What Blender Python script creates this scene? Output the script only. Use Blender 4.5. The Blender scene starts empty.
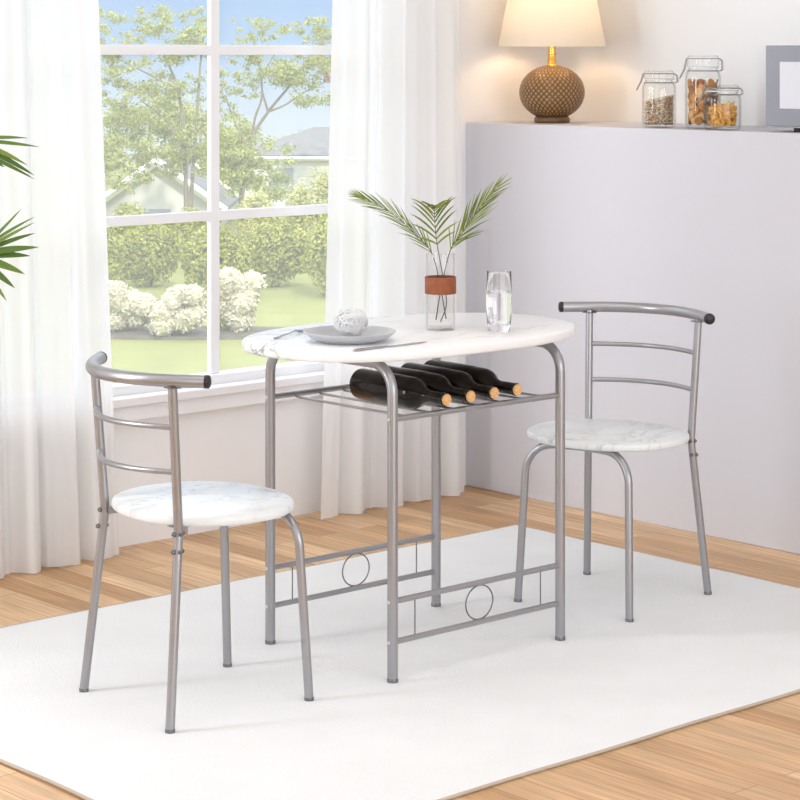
import bpy, math, random
from mathutils import Vector, Matrix

PI = math.pi
SC = bpy.context.scene
COL = SC.collection
rnd = random.Random(7)

# ------------------------------------------------------------------ camera
CAM_H, FOC, HOR = 1.39, 2222.0, 55.0          # eye height, focal length in px of an 800 px frame, horizon row
TH = math.atan2(2475, 2222)
FW = Vector((math.cos(TH), math.sin(TH), 0)); RT = Vector((math.sin(TH), -math.cos(TH), 0))
cd = bpy.data.cameras.new('camera'); cam = bpy.data.objects.new('camera', cd); COL.objects.link(cam)
cam.location = (0, 0, CAM_H); cam.rotation_euler = (PI / 2, 0, TH - PI / 2)
cd.sensor_width = 36; cd.lens = 36 * FOC / 800; cd.shift_y = -(400 - HOR) / 800; cd.clip_end = 500
SC.camera = cam

# ------------------------------------------------------------------ view, world, sun, assumed left key lamp, added fill lamps
vs = SC.view_settings
vs.view_transform = 'Standard'; vs.look = 'None'; vs.gamma = 1; vs.use_curve_mapping = False
vs.exposure = 0.02

W = bpy.data.worlds.new('sky'); SC.world = W; W.use_nodes = True
wn = W.node_tree.nodes; wl = W.node_tree.links; wn.clear()
wo = wn.new('ShaderNodeOutputWorld'); wb = wn.new('ShaderNodeBackground')
tc = wn.new('ShaderNodeTexCoord'); sx = wn.new('ShaderNodeSeparateXYZ'); mr = wn.new('ShaderNodeMapRange')
cr = wn.new('ShaderNodeValToRGB')
mr.inputs[1].default_value = -0.1; mr.inputs[2].default_value = 0.4
els = cr.color_ramp.elements
els[0].position = 0.0; els[0].color = (.80, .86, .93, 1)
els[1].position = 1.0; els[1].color = (2.2, 2.3, 2.4, 1)
for p, c in ((.14, (.76, .85, .95, 1)), (.21, (.44, .62, .88, 1)), (.26, (.34, .53, .84, 1)), (.5, (.7, .9, 1.2, 1))):
    e = els.new(p); e.color = c
wl.new(tc.outputs['Generated'], sx.inputs[0]); wl.new(sx.outputs['Z'], mr.inputs[0])
wl.new(mr.outputs[0], cr.inputs[0]); wl.new(cr.outputs[0], wb.inputs[0]); wl.new(wb.outputs[0], wo.inputs[0])
wb.inputs[1].default_value = 1.0

def lamp(name, typ, loc, aim, energy, color=(1, 1, 1), **kw):
    d = bpy.data.lights.new(name, typ); o = bpy.data.objects.new(name, d); COL.objects.link(o)
    o.location = loc; d.energy = energy; d.color = color
    o.rotation_euler = (Vector(aim) - Vector(loc)).to_track_quat('-Z', 'Y').to_euler()
    for k, v in kw.items(): setattr(d, k, v)
    return o
lamp('sun', 'SUN', (0, 0, 20), (5.5, 12, 8), 3.0, (1, .96, .88), angle=.03)
lamp('assumed_key_left', 'AREA', (0.4, 4.96, 1.5), (4.2, 4.1, .5), 41, (.90, .95, 1), shape='RECTANGLE', size=.45, size_y=1.9)  # assumed key lamp, throws leg shadows rightward; the wall has no window there
lamp('fill_side', 'AREA', (-0.9, 1.8, 1.5), (4, 3.6, .7), 30, (.90, .95, 1), shape='RECTANGLE', size=3, size_y=2.2)  # added fill lamp; the left wall has no window
lamp('fill_behind', 'AREA', (2.6, -1.2, 1.35), (3.6, 4.8, .5), 92, (.90, .95, 1), shape='RECTANGLE', size=4, size_y=2.0)  # unseen soft fill added from the camera side

lamp('fill_overhead', 'AREA', (2.9, 2.9, 2.58), (2.9, 2.9, 0), 19, (.92, .96, 1), shape='RECTANGLE', size=2.4, size_y=2.4)  # overhead fill added to lift tabletop, seats and rug; no fixture
lamp('fill_outside', 'AREA', (0.4, 6.7, 2.3), (4.6, 4.3, .5), 120, (.96, .98, 1), shape='RECTANGLE', size=1.6, size_y=1.6)  # added area lamp outside, strengthens window light on the low wall

# ------------------------------------------------------------------ materials
def nmat(name):
    m = bpy.data.materials.new(name); m.use_nodes = True
    return m, m.node_tree.nodes, m.node_tree.links, m.node_tree.nodes['Principled BSDF']
def mat(name, col, rough=.5, metal=0, noise=0, nscale=20, bump=0, bscale=200, **kw):
    m, n, l, b = nmat(name)
    b.inputs['Base Color'].default_value = (*col, 1); b.inputs['Roughness'].default_value = rough; b.inputs['Metallic'].default_value = metal
    for k, v in kw.items(): b.inputs[k.replace('_', ' ')].default_value = v
    t = n.new('ShaderNodeTexCoord')
    if noise:
        x = n.new('ShaderNodeTexNoise'); x.inputs['Scale'].default_value = nscale; l.new(t.outputs['Object'], x.inputs['Vector'])
        r = n.new('ShaderNodeValToRGB'); l.new(x.outputs[0], r.inputs[0]); l.new(r.outputs[0], b.inputs['Base Color'])
        r.color_ramp.elements[0].position = .3; r.color_ramp.elements[1].position = .7
        r.color_ramp.elements[0].color = (*[c * (1 - noise) for c in col], 1); r.color_ramp.elements[1].color = (*[min(1, c * (1 + noise)) for c in col], 1)
    if bump:
        x = n.new('ShaderNodeTexNoise'); x.inputs['Scale'].default_value = bscale; l.new(t.outputs['Object'], x.inputs['Vector'])
        u = n.new('ShaderNodeBump'); u.inputs['Strength'].default_value = bump; u.inputs['Distance'].default_value = .003
        l.new(x.outputs[0], u.inputs['Height']); l.new(u.outputs[0], b.inputs['Normal'])
    return m
def island_mat(name, cols, rough=.6, transl=.0):
    m, n, l, b = nmat(name)
    g = n.new('ShaderNodeNewGeometry'); r = n.new('ShaderNodeValToRGB'); l.new(g.outputs['Random Per Island'], r.inputs[0])
    e = r.color_ramp.elements
    e[0].color = (*cols[0], 1); e[1].color = (*cols[-1], 1)
    for i, c in enumerate(cols[1:-1]): q = e.new((i + 1) / (len(cols) - 1)); q.color = (*c, 1)
    l.new(r.outputs[0], b.inputs['Base Color']); b.inputs['Roughness'].default_value = rough
    if transl:
        t = n.new('ShaderNodeBsdfTranslucent'); l.new(r.outputs[0], t.inputs[0])
        x = n.new('ShaderNodeMixShader'); x.inputs[0].default_value = transl
        o = n['Material Output']; l.new(b.outputs[0], x.inputs[1]); l.new(t.outputs[0], x.inputs[2]); l.new(x.outputs[0], o.inputs[0])
    return m
def glass_mat(name, col=(1, 1, 1), ior=1.45, rough=0.0):
    m, n, l, b = nmat(name)
    b.inputs['Base Color'].default_value = (*col, 1); b.inputs['Roughness'].default_value = rough
    b.inputs['Transmission Weight'].default_value = 1; b.inputs['IOR'].default_value = ior
    return m
def thin_glass(name, col=(.985, .985, .985), edge=(.80, .81, .81)):
    m, n, l, b = nmat(name); o = n['Material Output']; n.remove(b)
    lw = n.new('ShaderNodeLayerWeight'); lw.inputs[0].default_value = .5
    r = n.new('ShaderNodeValToRGB'); l.new(lw.outputs['Facing'], r.inputs[0])
    r.color_ramp.elements[0].position = .55; r.color_ramp.elements[0].color = (*col, 1); r.color_ramp.elements[1].position = 1; r.color_ramp.elements[1].color = (*edge, 1)
    tr = n.new('ShaderNodeBsdfTransparent'); l.new(r.outputs[0], tr.inputs[0])
    g = n.new('ShaderNodeBsdfGlossy'); g.inputs['Roughness'].default_value = .03
    f = n.new('ShaderNodeValToRGB'); l.new(lw.outputs['Facing'], f.inputs[0])
    f.color_ramp.elements[0].position = .5; f.color_ramp.elements[0].color = (.03, .03, .03, 1); f.color_ramp.elements[1].color = (.3, .3, .3, 1)
    x = n.new('ShaderNodeMixShader'); l.new(f.outputs[0], x.inputs[0]); l.new(tr.outputs[0], x.inputs[1]); l.new(g.outputs[0], x.inputs[2]); l.new(x.outputs[0], o.inputs[0])
    return m
def marble_mat(name, base=(.885, .885, .89)):
    m, n, l, b = nmat(name)
    t = n.new('ShaderNodeTexCoord'); mp = n.new('ShaderNodeMapping'); mp.inputs['Rotation'].default_value = (0, 0, .5)
    l.new(t.outputs['Object'], mp.inputs[0])
    x = n.new('ShaderNodeTexNoise'); x.inputs['Scale'].default_value = 3.6; x.inputs['Detail'].default_value = 6; x.inputs['Roughness'].default_value = .62; x.inputs['Distortion'].default_value = 1.1
    mp.inputs['Scale'].default_value = (.7, 1.7, 1)
    l.new(mp.outputs[0], x.inputs['Vector'])
    a = n.new('ShaderNodeMath'); a.operation = 'SUBTRACT'; a.inputs[1].default_value = .5; l.new(x.outputs[0], a.inputs[0])
    ab = n.new('ShaderNodeMath'); ab.operation = 'ABSOLUTE'; l.new(a.outputs[0], ab.inputs[0])
    r = n.new('ShaderNodeValToRGB'); l.new(ab.outputs[0], r.inputs[0])
    r.color_ramp.elements[0].position = 0; r.color_ramp.elements[0].color = (.36, .37, .38, 1)
    r.color_ramp.elements[1].position = .026; r.color_ramp.elements[1].color = (*base, 1)
    x2 = n.new('ShaderNodeTexNoise'); x2.inputs['Scale'].default_value = 2.3; l.new(mp.outputs[0], x2.inputs['Vector'])
    r2 = n.new('ShaderNodeValToRGB'); l.new(x2.outputs[0], r2.inputs[0])
    r2.color_ramp.elements[0].position = .43; r2.color_ramp.elements[0].color = (0, 0, 0, 1); r2.color_ramp.elements[1].position = .62
    mx = n.new('ShaderNodeMix'); mx.data_type = 'RGBA'; l.new(r2.outputs[0], mx.inputs[0]); mx.inputs[6].default_value = (*base, 1); l.new(r.outputs[0], mx.inputs[7])
    l.new(mx.outputs[2], b.inputs['Base Color']); b.inputs['Roughness'].default_value = .28
    return m
def floor_mat():
    m, n, l, b = nmat('oak_strip_floor')
    t = n.new('ShaderNodeTexCoord'); mp = n.new('ShaderNodeMapping'); mp.inputs['Rotation'].default_value = (0, 0, PI / 2)
    l.new(t.outputs['Object'], mp.inputs[0])
    br = n.new('ShaderNodeTexBrick'); l.new(mp.outputs[0], br.inputs['Vector'])
    br.offset = .37; br.inputs['Scale'].default_value = 1; br.inputs['Brick Width'].default_value = .62; br.inputs['Row Height'].default_value = .078
    br.inputs['Mortar Size'].default_value = .0012; br.inputs['Color1'].default_value = (0, 0, 0, 1); br.inputs['Color2'].default_value = (1, 1, 1, 1); br.inputs['Mortar'].default_value = (.2, .2, .2, 1)
    r = n.new('ShaderNodeValToRGB'); l.new(br.outputs[0], r.inputs[0])
    e = r.color_ramp.elements; e[0].color = (.50, .27, .12, 1); e[1].color = (.78, .52, .30, 1)
    for p, c in ((.35, (.63, .38, .19, 1)), (.7, (.72, .46, .25, 1))): q = e.new(p); q.color = c
    g = n.new('ShaderNodeTexNoise'); mp2 = n.new('ShaderNodeMapping'); mp2.inputs['Scale'].default_value = (90, 4, 1); l.new(t.outputs['Object'], mp2.inputs[0]); l.new(mp2.outputs[0], g.inputs['Vector']); g.inputs['Scale'].default_value = 1; g.inputs['Detail'].default_value = 5
    g2 = n.new('ShaderNodeTexNoise'); mp3 = n.new('ShaderNodeMapping'); mp3.inputs['Scale'].default_value = (14, 2.2, 1); l.new(t.outputs['Object'], mp3.inputs[0]); l.new(mp3.outputs[0], g2.inputs['Vector']); g2.inputs['Scale'].default_value = 1
    gr = n.new('ShaderNodeMapRange'); gr.inputs[1].default_value = .3; gr.inputs[2].default_value = .7; gr.inputs[3].default_value = .74; gr.inputs[4].default_value = 1.16; l.new(g.outputs[0], gr.inputs[0])
    gr2 = n.new('ShaderNodeMapRange'); gr2.inputs[1].default_value = .3; gr2.inputs[2].default_value = .7; gr2.inputs[3].default_value = .84; gr2.inputs[4].default_value = 1.14; l.new(g2.outputs[0], gr2.inputs[0])
    mm = n.new('ShaderNodeMath'); mm.operation = 'MULTIPLY'; l.new(gr.outputs[0], mm.inputs[0]); l.new(gr2.outputs[0], mm.inputs[1])
    sc = n.new('ShaderNodeVectorMath'); sc.operation = 'SCALE'; l.new(r.outputs[0], sc.inputs[0]); l.new(mm.outputs[0], sc.inputs['Scale'])
    dk = n.new('ShaderNodeMix'); dk.data_type = 'RGBA'; l.new(br.outputs['Fac'], dk.inputs[0]); l.new(sc.outputs[0], dk.inputs[6]); dk.inputs[7].default_value = (.36, .2, .1, 1)
    l.new(dk.outputs[2], b.inputs['Base Color']); b.inputs['Roughness'].default_value = .42
    return m
def sheer_mat():
    m, n, l, b = nmat('sheer_white_voile')
    o = n['Material Output']; n.remove(b)
    d = n.new('ShaderNodeBsdfDiffuse'); d.inputs[0].default_value = (.95, .945, .945, 1)
    t = n.new('ShaderNodeBsdfTranslucent'); t.inputs[0].default_value = (.95, .95, .94, 1)
    x = n.new('ShaderNodeMixShader'); x.inputs[0].default_value = .38; l.new(d.outputs[0], x.inputs[1]); l.new(t.outputs[0], x.inputs[2])
    tr = n.new('ShaderNodeBsdfTransparent'); y = n.new('ShaderNodeMixShader'); y.inputs[0].default_value = .1
    l.new(x.outputs[0], y.inputs[1]); l.new(tr.outputs[0], y.inputs[2]); l.new(y.outputs[0], o.inputs[0])
    return m
def pane_mat():
    m, n, l, b = nmat('glare_veiled_glass')
    o = n['Material Output']; n.remove(b)
    tr = n.new('ShaderNodeBsdfTransparent'); tr.inputs[0].default_value = (.98, .99, 1, 1)
    t = n.new('ShaderNodeBsdfTranslucent'); t.inputs[0].default_value = (.95, .95, .93, 1)
    g = n.new('ShaderNodeBsdfGlossy'); g.inputs['Roughness'].default_value = .02
    x = n.new('ShaderNodeMixShader'); x.inputs[0].default_value = GLARE_VEIL; l.new(tr.outputs[0], x.inputs[1]); l.new(t.outputs[0], x.inputs[2])
    y = n.new('ShaderNodeMixShader'); y.inputs[0].default_value = .03; l.new(x.outputs[0], y.inputs[1]); l.new(g.outputs[0], y.inputs[2]); l.new(y.outputs[0], o.inputs[0])
    return m
def shade_mat():
    m, n, l, b = nmat('cream_linen_shade')
    o = n['Material Output']; n.remove(b)
    d = n.new('ShaderNodeBsdfDiffuse'); d.inputs[0].default_value = (.85, .80, .72, 1)
    t = n.new('ShaderNodeBsdfTranslucent'); t.inputs[0].default_value = (.80, .79, .76, 1)
    x = n.new('ShaderNodeMixShader'); x.inputs[0].default_value = .5; l.new(d.outputs[0], x.inputs[1]); l.new(t.outputs[0], x.inputs[2]); l.new(x.outputs[0], o.inputs[0])
    return m
def lattice_mat():
    m, n, l, b = nmat('woven_brown_glaze')
    t = n.new('ShaderNodeTexCoord'); s = n.new('ShaderNodeSeparateXYZ'); l.new(t.outputs['Object'], s.inputs[0])
    at = n.new('ShaderNodeMath'); at.operation = 'ARCTAN2'; l.new(s.outputs['Y'], at.inputs[0]); l.new(s.outputs['X'], at.inputs[1])
    def mul(a, k):
        q = n.new('ShaderNodeMath'); q.operation = 'MULTIPLY'; l.new(a, q.inputs[0]); q.inputs[1].default_value = k; return q.outputs[0]
    def op(o_, a, c=None):
        q = n.new('ShaderNodeMath'); q.operation = o_; l.new(a, q.inputs[0])
        if c is not None: l.new(c, q.inputs[1])
        return q.outputs[0]
    p = mul(at.outputs[0], 18); z = mul(s.outputs['Z'], 165)
    A = op('ABSOLUTE', op('SINE', op('ADD', p, z))); B = op('ABSOLUTE', op('SINE', op('SUBTRACT', p, z)))
    mn = op('MINIMUM', A, B)
    r = n.new('ShaderNodeValToRGB'); l.new(mn, r.inputs[0])
    r.color_ramp.elements[0].color = (.06, .028, .010, 1); r.color_ramp.elements[1].position = .75; r.color_ramp.elements[1].color = (.36, .20, .075, 1)
    l.new(r.outputs[0], b.inputs['Base Color']); b.inputs['Roughness'].default_value = .22
    u = n.new('ShaderNodeBump'); u.inputs['Strength'].default_value = .8; u.inputs['Distance'].default_value = .003; l.new(mn, u.inputs['Height']); l.new(u.outputs[0], b.inputs['Normal'])
    return m
GLARE_VEIL = .095  # white veil mixed into the panes, imitates the washed-out outdoor glare
MT = dict(
    wall=mat('white_wall_paint', (.88, .87, .875), .7, bump=.05), warm=mat('cream_wall_paint', (.83, .83, .835), .7, bump=.05),
    low=mat('pale_lilac_panel', (.62, .607, .645), .5, bump=.03), ceil=mat('ceiling_white', (.85, .85, .85), .8),
    frame=mat('white_gloss_paint', (.88, .88, .9), .4), floor=floor_mat(), sheer=sheer_mat(), pane=pane_mat(),
    steel=mat('silver_coated_steel', (.37, .37, .385), .32, .82, bump=.02), screw=mat('dark_screw', (.18, .18, .19), .35, .8), bright=mat('bright_screw', (.7, .7, .7), .3, .9),
    black=mat('black_plastic', (.012, .012, .014), .4), marble=marble_mat('white_grey_marble'),
    seat=marble_mat('white_grey_marble_seat', (.79, .81, .81)),
    bottle=mat('very_dark_wine_glass', (.010, .006, .004), .07, Specular_IOR_Level=.3), cork=mat('cork', (.72, .42, .18), .8, noise=.35, nscale=300),
    foil=mat('bottle_label_dark', (.008, .006, .005), .14, Specular_IOR_Level=.3),
    plate=mat('grey_stoneware', (.50, .50, .52), .35, noise=.04), lace=mat('white_cotton_cord', (.76, .76, .77), .8), cutlery=mat('polished_steel', (.42, .42, .43), .25, .9),
    vase=thin_glass('clear_vase_glass'), tumbler=glass_mat('clear_tumbler_glass'), water=glass_mat('water', ior=1.33),
    leather=mat('tan_leather', (.27, .072, .022), .55, noise=.15, nscale=60, bump=.2, bscale=400),
    frond=island_mat('palm_green', [(.10, .15, .015), (.20, .26, .03), (.33, .38, .07)], .45, .25), stem=mat('palm_stem', (.06, .06, .03), .6),
    darkfrond=island_mat('potted_palm_green', [(.05, .11, .012), (.10, .18, .02), (.17, .25, .03)], .4, .2),
    rug=mat('white_rug_pile', (.80, .80, .80), .95, noise=.02, nscale=5, bump=.5, bscale=220), binding=mat('beige_rug_edge', (.52, .44, .35), .9, bump=.4, bscale=300),
    brass=mat('brass', (.75, .47, .12), .22, 1), lattice=lattice_mat(), shade=shade_mat(), lampfoot=mat('brown_lamp_foot', (.16, .08, .035), .3),
    jar=thin_glass('jar_glass', (.98, .985, .98)), gasket=mat('pale_rubber', (.75, .75, .7), .6), wire=mat('steel_wire', (.22, .22, .23), .3, .9),
    oats=island_mat('granola', [(.30, .12, .06), (.84, .62, .42), (.88, .78, .62), (.80, .62, .45), (.5, .26, .12), (.9, .8, .66)], .8), slices=island_mat('dried_slice', [(.55, .25, .05), (.7, .40, .10), (.75, .5, .2)], .5),
    pasta=island_mat('pasta', [(.82, .36, .04), (.9, .48, .09), (.88, .56, .16)], .6),
    mw=mat('brushed_silver', (.29, .29, .32), .35, .5), mwrim=mat('white_metal_edge', (.85, .85, .87), .4), mwwin=mat('pale_reflective_window', (.72, .72, .77), .15), pot=mat('white_ceramic_pot', (.8, .8, .8), .3), soil=mat('soil', (.05, .035, .025), .95, noise=.4, nscale=80),
    grass=mat('mown_lawn', (.25, .26, .075), .9, noise=.10, nscale=1.2), mulch=mat('mulch_bed', (.13, .11, .075), .95, noise=.2, nscale=4),
    hedge=island_mat('hedge_leaf', [(.22, .25, .04), (.35, .37, .06), (.48, .48, .09), (.58, .55, .13)], .7, .3),
    pale=island_mat('pale_shrub_leaf', [(.38, .39, .10), (.58, .56, .18), (.68, .65, .27)], .7, .3),
    tree=island_mat('tree_leaf', [(.25, .28, .08), (.38, .41, .12), (.51, .52, .16), (.6, .6, .25)], .7, .35),
    red=island_mat('red_leaf', [(.45, .2, .16), (.55, .3, .22)], .7, .3),
    flower=island_mat('cream_petal', [(.58, .53, .38), (.70, .65, .48), (.80, .75, .60)], .8, .2), bark=mat('bark', (.26, .22, .17), .9, noise=.2),
    roof=mat('grey_shingle', (.19, .185, .185), .9, noise=.12, nscale=3), siding=mat('pale_siding', (.66, .64, .6), .8), fascia=mat('white_fascia', (.85, .84, .8), .6), glassdark=mat('house_window', (.3, .33, .36), .2),
    bulb=None)
m, n_, l_, b_ = nmat('warm_bulb'); b_.inputs['Emission Color'].default_value = (1, .74, .45, 1); b_.inputs['Emission Strength'].default_value = 3; MT['bulb'] = m

# ------------------------------------------------------------------ mesh helpers
class MB:
    def __init__(s): s.v = []; s.f = []
    def add(s, vs, fs):
        o = len(s.v); s.v += [tuple(v) for v in vs]; s.f += [tuple(i + o for i in f) for f in fs]; return s
    def box(s, a, b):
        (x0, y0, z0), (x1, y1, z1) = a, b
        return s.add([(x0, y0, z0), (x1, y0, z0), (x1, y1, z0), (x0, y1, z0), (x0, y0, z1), (x1, y0, z1), (x1, y1, z1), (x0, y1, z1)],
                     [(3, 2, 1, 0), (4, 5, 6, 7), (0, 1, 5, 4), (1, 2, 6, 5), (2, 3, 7, 6), (3, 0, 4, 7)])
    def lathe(s, prof, seg=32, c=(0, 0, 0), R=None, fn=None):
        vs = []; fs = []
        for (r, z) in prof:
            for k in range(seg):
                a = 2 * PI * k / seg; rr = r + (fn(r, z, a) if fn else 0)
                vs.append(Vector((rr * math.cos(a), rr * math.sin(a), z)))
        for i in range(len(prof) - 1):
            for k in range(seg):
                k2 = (k + 1) % seg; fs.append((i * seg + k, i * seg + k2, (i + 1) * seg + k2, (i + 1) * seg + k))
        if prof[0][0] > 1e-6: fs.append(tuple(reversed(range(seg))))
        if prof[-1][0] > 1e-6: fs.append(tuple(range((len(prof) - 1) * seg, len(prof) * seg)))
        M = R if R else Matrix.Identity(3)
        return s.add([M @ v + Vector(c) for v in vs], fs)
    def tube(s, pts, r, seg=12, closed=False, cap=True):
        P = [Vector(p) for p in pts]; n = len(P); rad = r if hasattr(r, '__len__') else [r] * n
        T = []
        for i in range(n):
            a = P[i - 1] if (i or closed) else P[i]; b = P[(i + 1) % n] if (i < n - 1 or closed) else P[i]
            T.append((b - a).normalized())
        ref = Vector((0, 0, 1)) if abs(T[0].z) < .9 else Vector((1, 0, 0))
        N = (ref - T[0] * ref.dot(T[0])).normalized(); vs = []; fs = []
        for i in range(n):
            N = (N - T[i] * N.dot(T[i])).normalized(); B = T[i].cross(N)
            for k in range(seg):
                a = 2 * PI * k / seg; vs.append(P[i] + (N * math.cos(a) + B * math.sin(a)) * rad[i])
        for i in range(n if closed else n - 1):
            j = (i + 1) % n
            for k in range(seg):
                k2 = (k + 1) % seg; fs.append((i * seg + k, i * seg + k2, j * seg + k2, j * seg + k))
        if cap and not closed: fs.append(tuple(reversed(range(seg)))); fs.append(tuple(range((n - 1) * seg, n * seg)))
        return s.add(vs, fs)
    def ball(s, c, r, seg=10, rings=6, sc=(1, 1, 1)):
        p = [(max(1e-7, r * math.sin(PI * i / rings)), -r * math.cos(PI * i / rings)) for i in range(rings + 1)]
        return s.lathe(p, seg, c, Matrix.Diagonal(sc))
    def build(s, name, m, parent=None, smooth=True, bevel=0, loc=None):
        me = bpy.data.meshes.new(name); me.from_pydata(s.v, [], s.f); me.update()
        me.materials.append(m)
        o = bpy.data.objects.new(name, me); COL.objects.link(o)
        if smooth:
            me.polygons.foreach_set('use_smooth', [True] * len(me.polygons)); me.set_sharp_from_angle(angle=math.radians(40))
        if bevel:
            b = o.modifiers.new('bevel', 'BEVEL'); b.width = bevel; b.segments = 3; b.limit_method = 'ANGLE'; b.harden_normals = False
        if parent: o.parent = parent
        if loc: o.location = loc
        return o
def fillet(pts, r, n=8):
    P = [Vector(p) for p in pts]; out = [P[0]]
    for i in range(1, len(P) - 1):
        a = (P[i - 1] - P[i]).normalized(); b = (P[i + 1] - P[i]).normalized()
        th = a.angle(b); d = min(r / math.tan(th / 2), .49 * (P[i - 1] - P[i]).length if i > 1 else 9, .98 * (P[i + 1] - P[i]).length)
        rr = d * math.tan(th / 2); c = P[i] + (a + b).normalized() * (rr / math.sin(th / 2))
        s = P[i] + a * d - c; e = P[i] + b * d - c; w = s.angle(e)
        for k in range(n + 1):
            t = k / n; out.append(c + (s * math.sin((1 - t) * w) + e * math.sin(t * w)) / math.sin(w))
    out.append(P[-1]); return out
def tag(o, label=None, cat=None, group=None, kind=None):
    if label: o['label'] = label
    if cat: o['category'] = cat
    if group: o['group'] = group
    if kind: o['kind'] = kind
    return o
def thing(name, label, cat, loc=(0, 0, 0), rz=0, group=None):
    o = bpy.data.objects.new(name, None); COL.objects.link(o); o.empty_display_size = .05
    o.location = loc; o.rotation_euler = (0, 0, rz); return tag(o, label, cat, group)
def copy_tree(o, parent=None):
    c = o.copy(); COL.objects.link(c); c.parent = parent
    for ch in list(o.children): copy_tree(ch, c)
    return c
def struct(name, mb, m, parent=None, **kw):
    o = mb.build(name, m, parent, **kw)
    if not parent: o['kind'] = 'structure'
    return o
def spline(pts, n=8):
    P = [Vector(p) for p in pts]; P = [2 * P[0] - P[1]] + P + [2 * P[-1] - P[-2]]; out = []
    for i in range(1, len(P) - 2):
        for k in range(n):
            t = k / n; a, b, c, d = P[i - 1:i + 3]
            out.append(.5 * ((2 * b) + (c - a) * t + (2 * a - 5 * b + 4 * c - d) * t * t + (3 * b - a - 3 * c + d) * t ** 3))
    out.append(P[-2]); return out
def rod(p, q, r, seg=10): return MB().tube([p, q], r, seg)

# ------------------------------------------------------------------ room
FZ = -.008                      # the floor lies just below the rug's top (z = 0)
WY, LX, RX, LEDGE, CE = 5.23, 4.982, 5.40, 1.171, 2.62
X0, Y0 = -1.2, -1.6
struct('floor', MB().box((X0, Y0, FZ - .05), (RX + .1, WY + .12, FZ)), MT['floor'], smooth=False)
struct('ceiling', MB().box((X0, Y0, CE), (RX + .1, WY + .12, CE + .1)), MT['ceil'], smooth=False)
WX0, WX1, WZ0, WZ1 = 3.02, 4.68, .40, 2.25          # the window opening
w = MB().box((X0, WY, FZ), (WX0, WY + .12, CE)).box((WX1, WY, FZ), (RX + .1, WY + .12, CE)).box((WX0, WY, FZ), (WX1, WY + .12, WZ0)).box((WX0, WY, WZ1), (WX1, WY + .12, CE))
struct('wall_window', w, MT['wall'], smooth=False)
struct('wall_right', MB().box((RX, Y0, FZ), (RX + .1, WY, CE)), MT['warm'], smooth=False)
struct('wall_low', MB().box((LX, Y0, FZ), (RX, WY, LEDGE)), MT['low'], smooth=False, bevel=.003)
struct('wall_left', MB().box((X0 - .1, Y0, FZ), (X0, WY, CE)), MT['wall'], smooth=False)
struct('wall_behind', MB().box((X0, Y0 - .1, FZ), (RX + .1, Y0, CE)), MT['wall'], smooth=False)

GY = 5.27
win = tag(bpy.data.objects.new('window_1', None), 'white window with divided panes looking onto a garden', 'window'); COL.objects.link(win); win['kind'] = 'structure'; win.location = ((WX0 + WX1) / 2, GY, WZ0); del win['category']
def wpart(name, a, b, m=MT['frame'], bevel=.004):
    L = win.location; q = MB().box([a[i] - L[i] for i in range(3)], [b[i] - L[i] for i in range(3)])
    return q.build(name, m, win, smooth=False, bevel=bevel)
wpart('frame_side', (WX0, GY - .03, WZ0), (WX0 + .05, GY + .03, WZ1)); wpart('frame_side', (WX1 - .05, GY - .03, WZ0), (WX1, GY + .03, WZ1))
wpart('frame_bottom', (WX0, GY - .03, WZ0), (WX1, GY + .03, .447)); wpart('frame_top', (WX0, GY - .03, WZ1 - .05), (WX1, GY + .03, WZ1))
vx = [3.520, 3.990]; hz = [.914, 1.405, 1.9]
for x in vx: wpart('mullion', (x - .0165, GY - .007, .447), (x + .0165, GY + .012, WZ1 - .05), bevel=.002)
for z in hz: wpart('glazing_bar', (WX0 + .05, GY - .006, z - .0145), (WX1 - .05, GY + .011, z + .0145), bevel=.002)
xs = [WX0 + .05] + vx + [WX1 - .05]; zs = [.447] + hz + [WZ1 - .05]
for i in range(3):
    for j in range(4): wpart('pane', (xs[i], GY - .002, zs[j]), (xs[i + 1], GY + .002, zs[j + 1]), MT['pane'], 0)
struct('trim_sill', MB().box((WX0 - .06, 5.185, WZ0 - .005), (WX1 + .0, GY - .03, WZ0 + .02)).box((WX0 - .03, 5.2, WZ0 - .05), (WX1, WY, WZ0 - .005)), MT['frame'], smooth=False, bevel=.004)

# curtains
def curtain(name, label, xa, xb, flare_a, flare_b, folds, seed, yc=5.135):
    r = random.Random(seed); t = thing(name, label, 'curtain', ((xa + xb) / 2, yc, FZ), 0, 'sheer window curtains')
    m = MB(); nx, nz = 240, 30; ph = [r.uniform(0, 6.28) for _ in range(4)]; top = 2.5; vs = []; fs = []
    for j in range(nz + 1):
        z = .004 + (top - .004) * j / nz; q = 1 - min(1, z / 1.6)
        for i in range(nx + 1):
            s = i / nx; x = xa + (xb - xa) * s + q * (flare_a * (1 - s) + flare_b * s)
            ss = s + .03 * math.sin(5 * s + ph[3]) + .006 * q * math.sin(9 * s + ph[2])
            y = .021 * math.sin(2 * PI * folds * ss + ph[0]) + .009 * math.sin(2 * PI * folds * 1.7 * ss + ph[1] + .4 * q) + .003 * math.sin(2 * PI * folds * 3.3 * ss + ph[2])
            x += .012 * math.cos(2 * PI * folds * ss + ph[0])
            vs.append((x - t.location.x, y * (.8 + .35 * q), z))
    for j in range(nz):
        for i in range(nx): a = j * (nx + 1) + i; fs.append((a, a + 1, a + nx + 2, a + nx + 1))
    m.add(vs, fs).build('curtain_cloth', MT['sheer'], t)
    for k in range(7): MB().tube([(xa + (xb - xa) * (k + .5) / 7 - t.location.x, .0 + .016 * math.cos(a), 2.515 + .016 * math.sin(a)) for a in [2 * PI * i / 12 for i in range(12)]], .0025, 6, closed=True).build('curtain_ring', MT['wire'], t)
    return t
curtain('sheer_curtain', 'white sheer curtain hanging left of the window behind the left chair', 2.55, 3.505, 0, .075, 9, 3)
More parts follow.
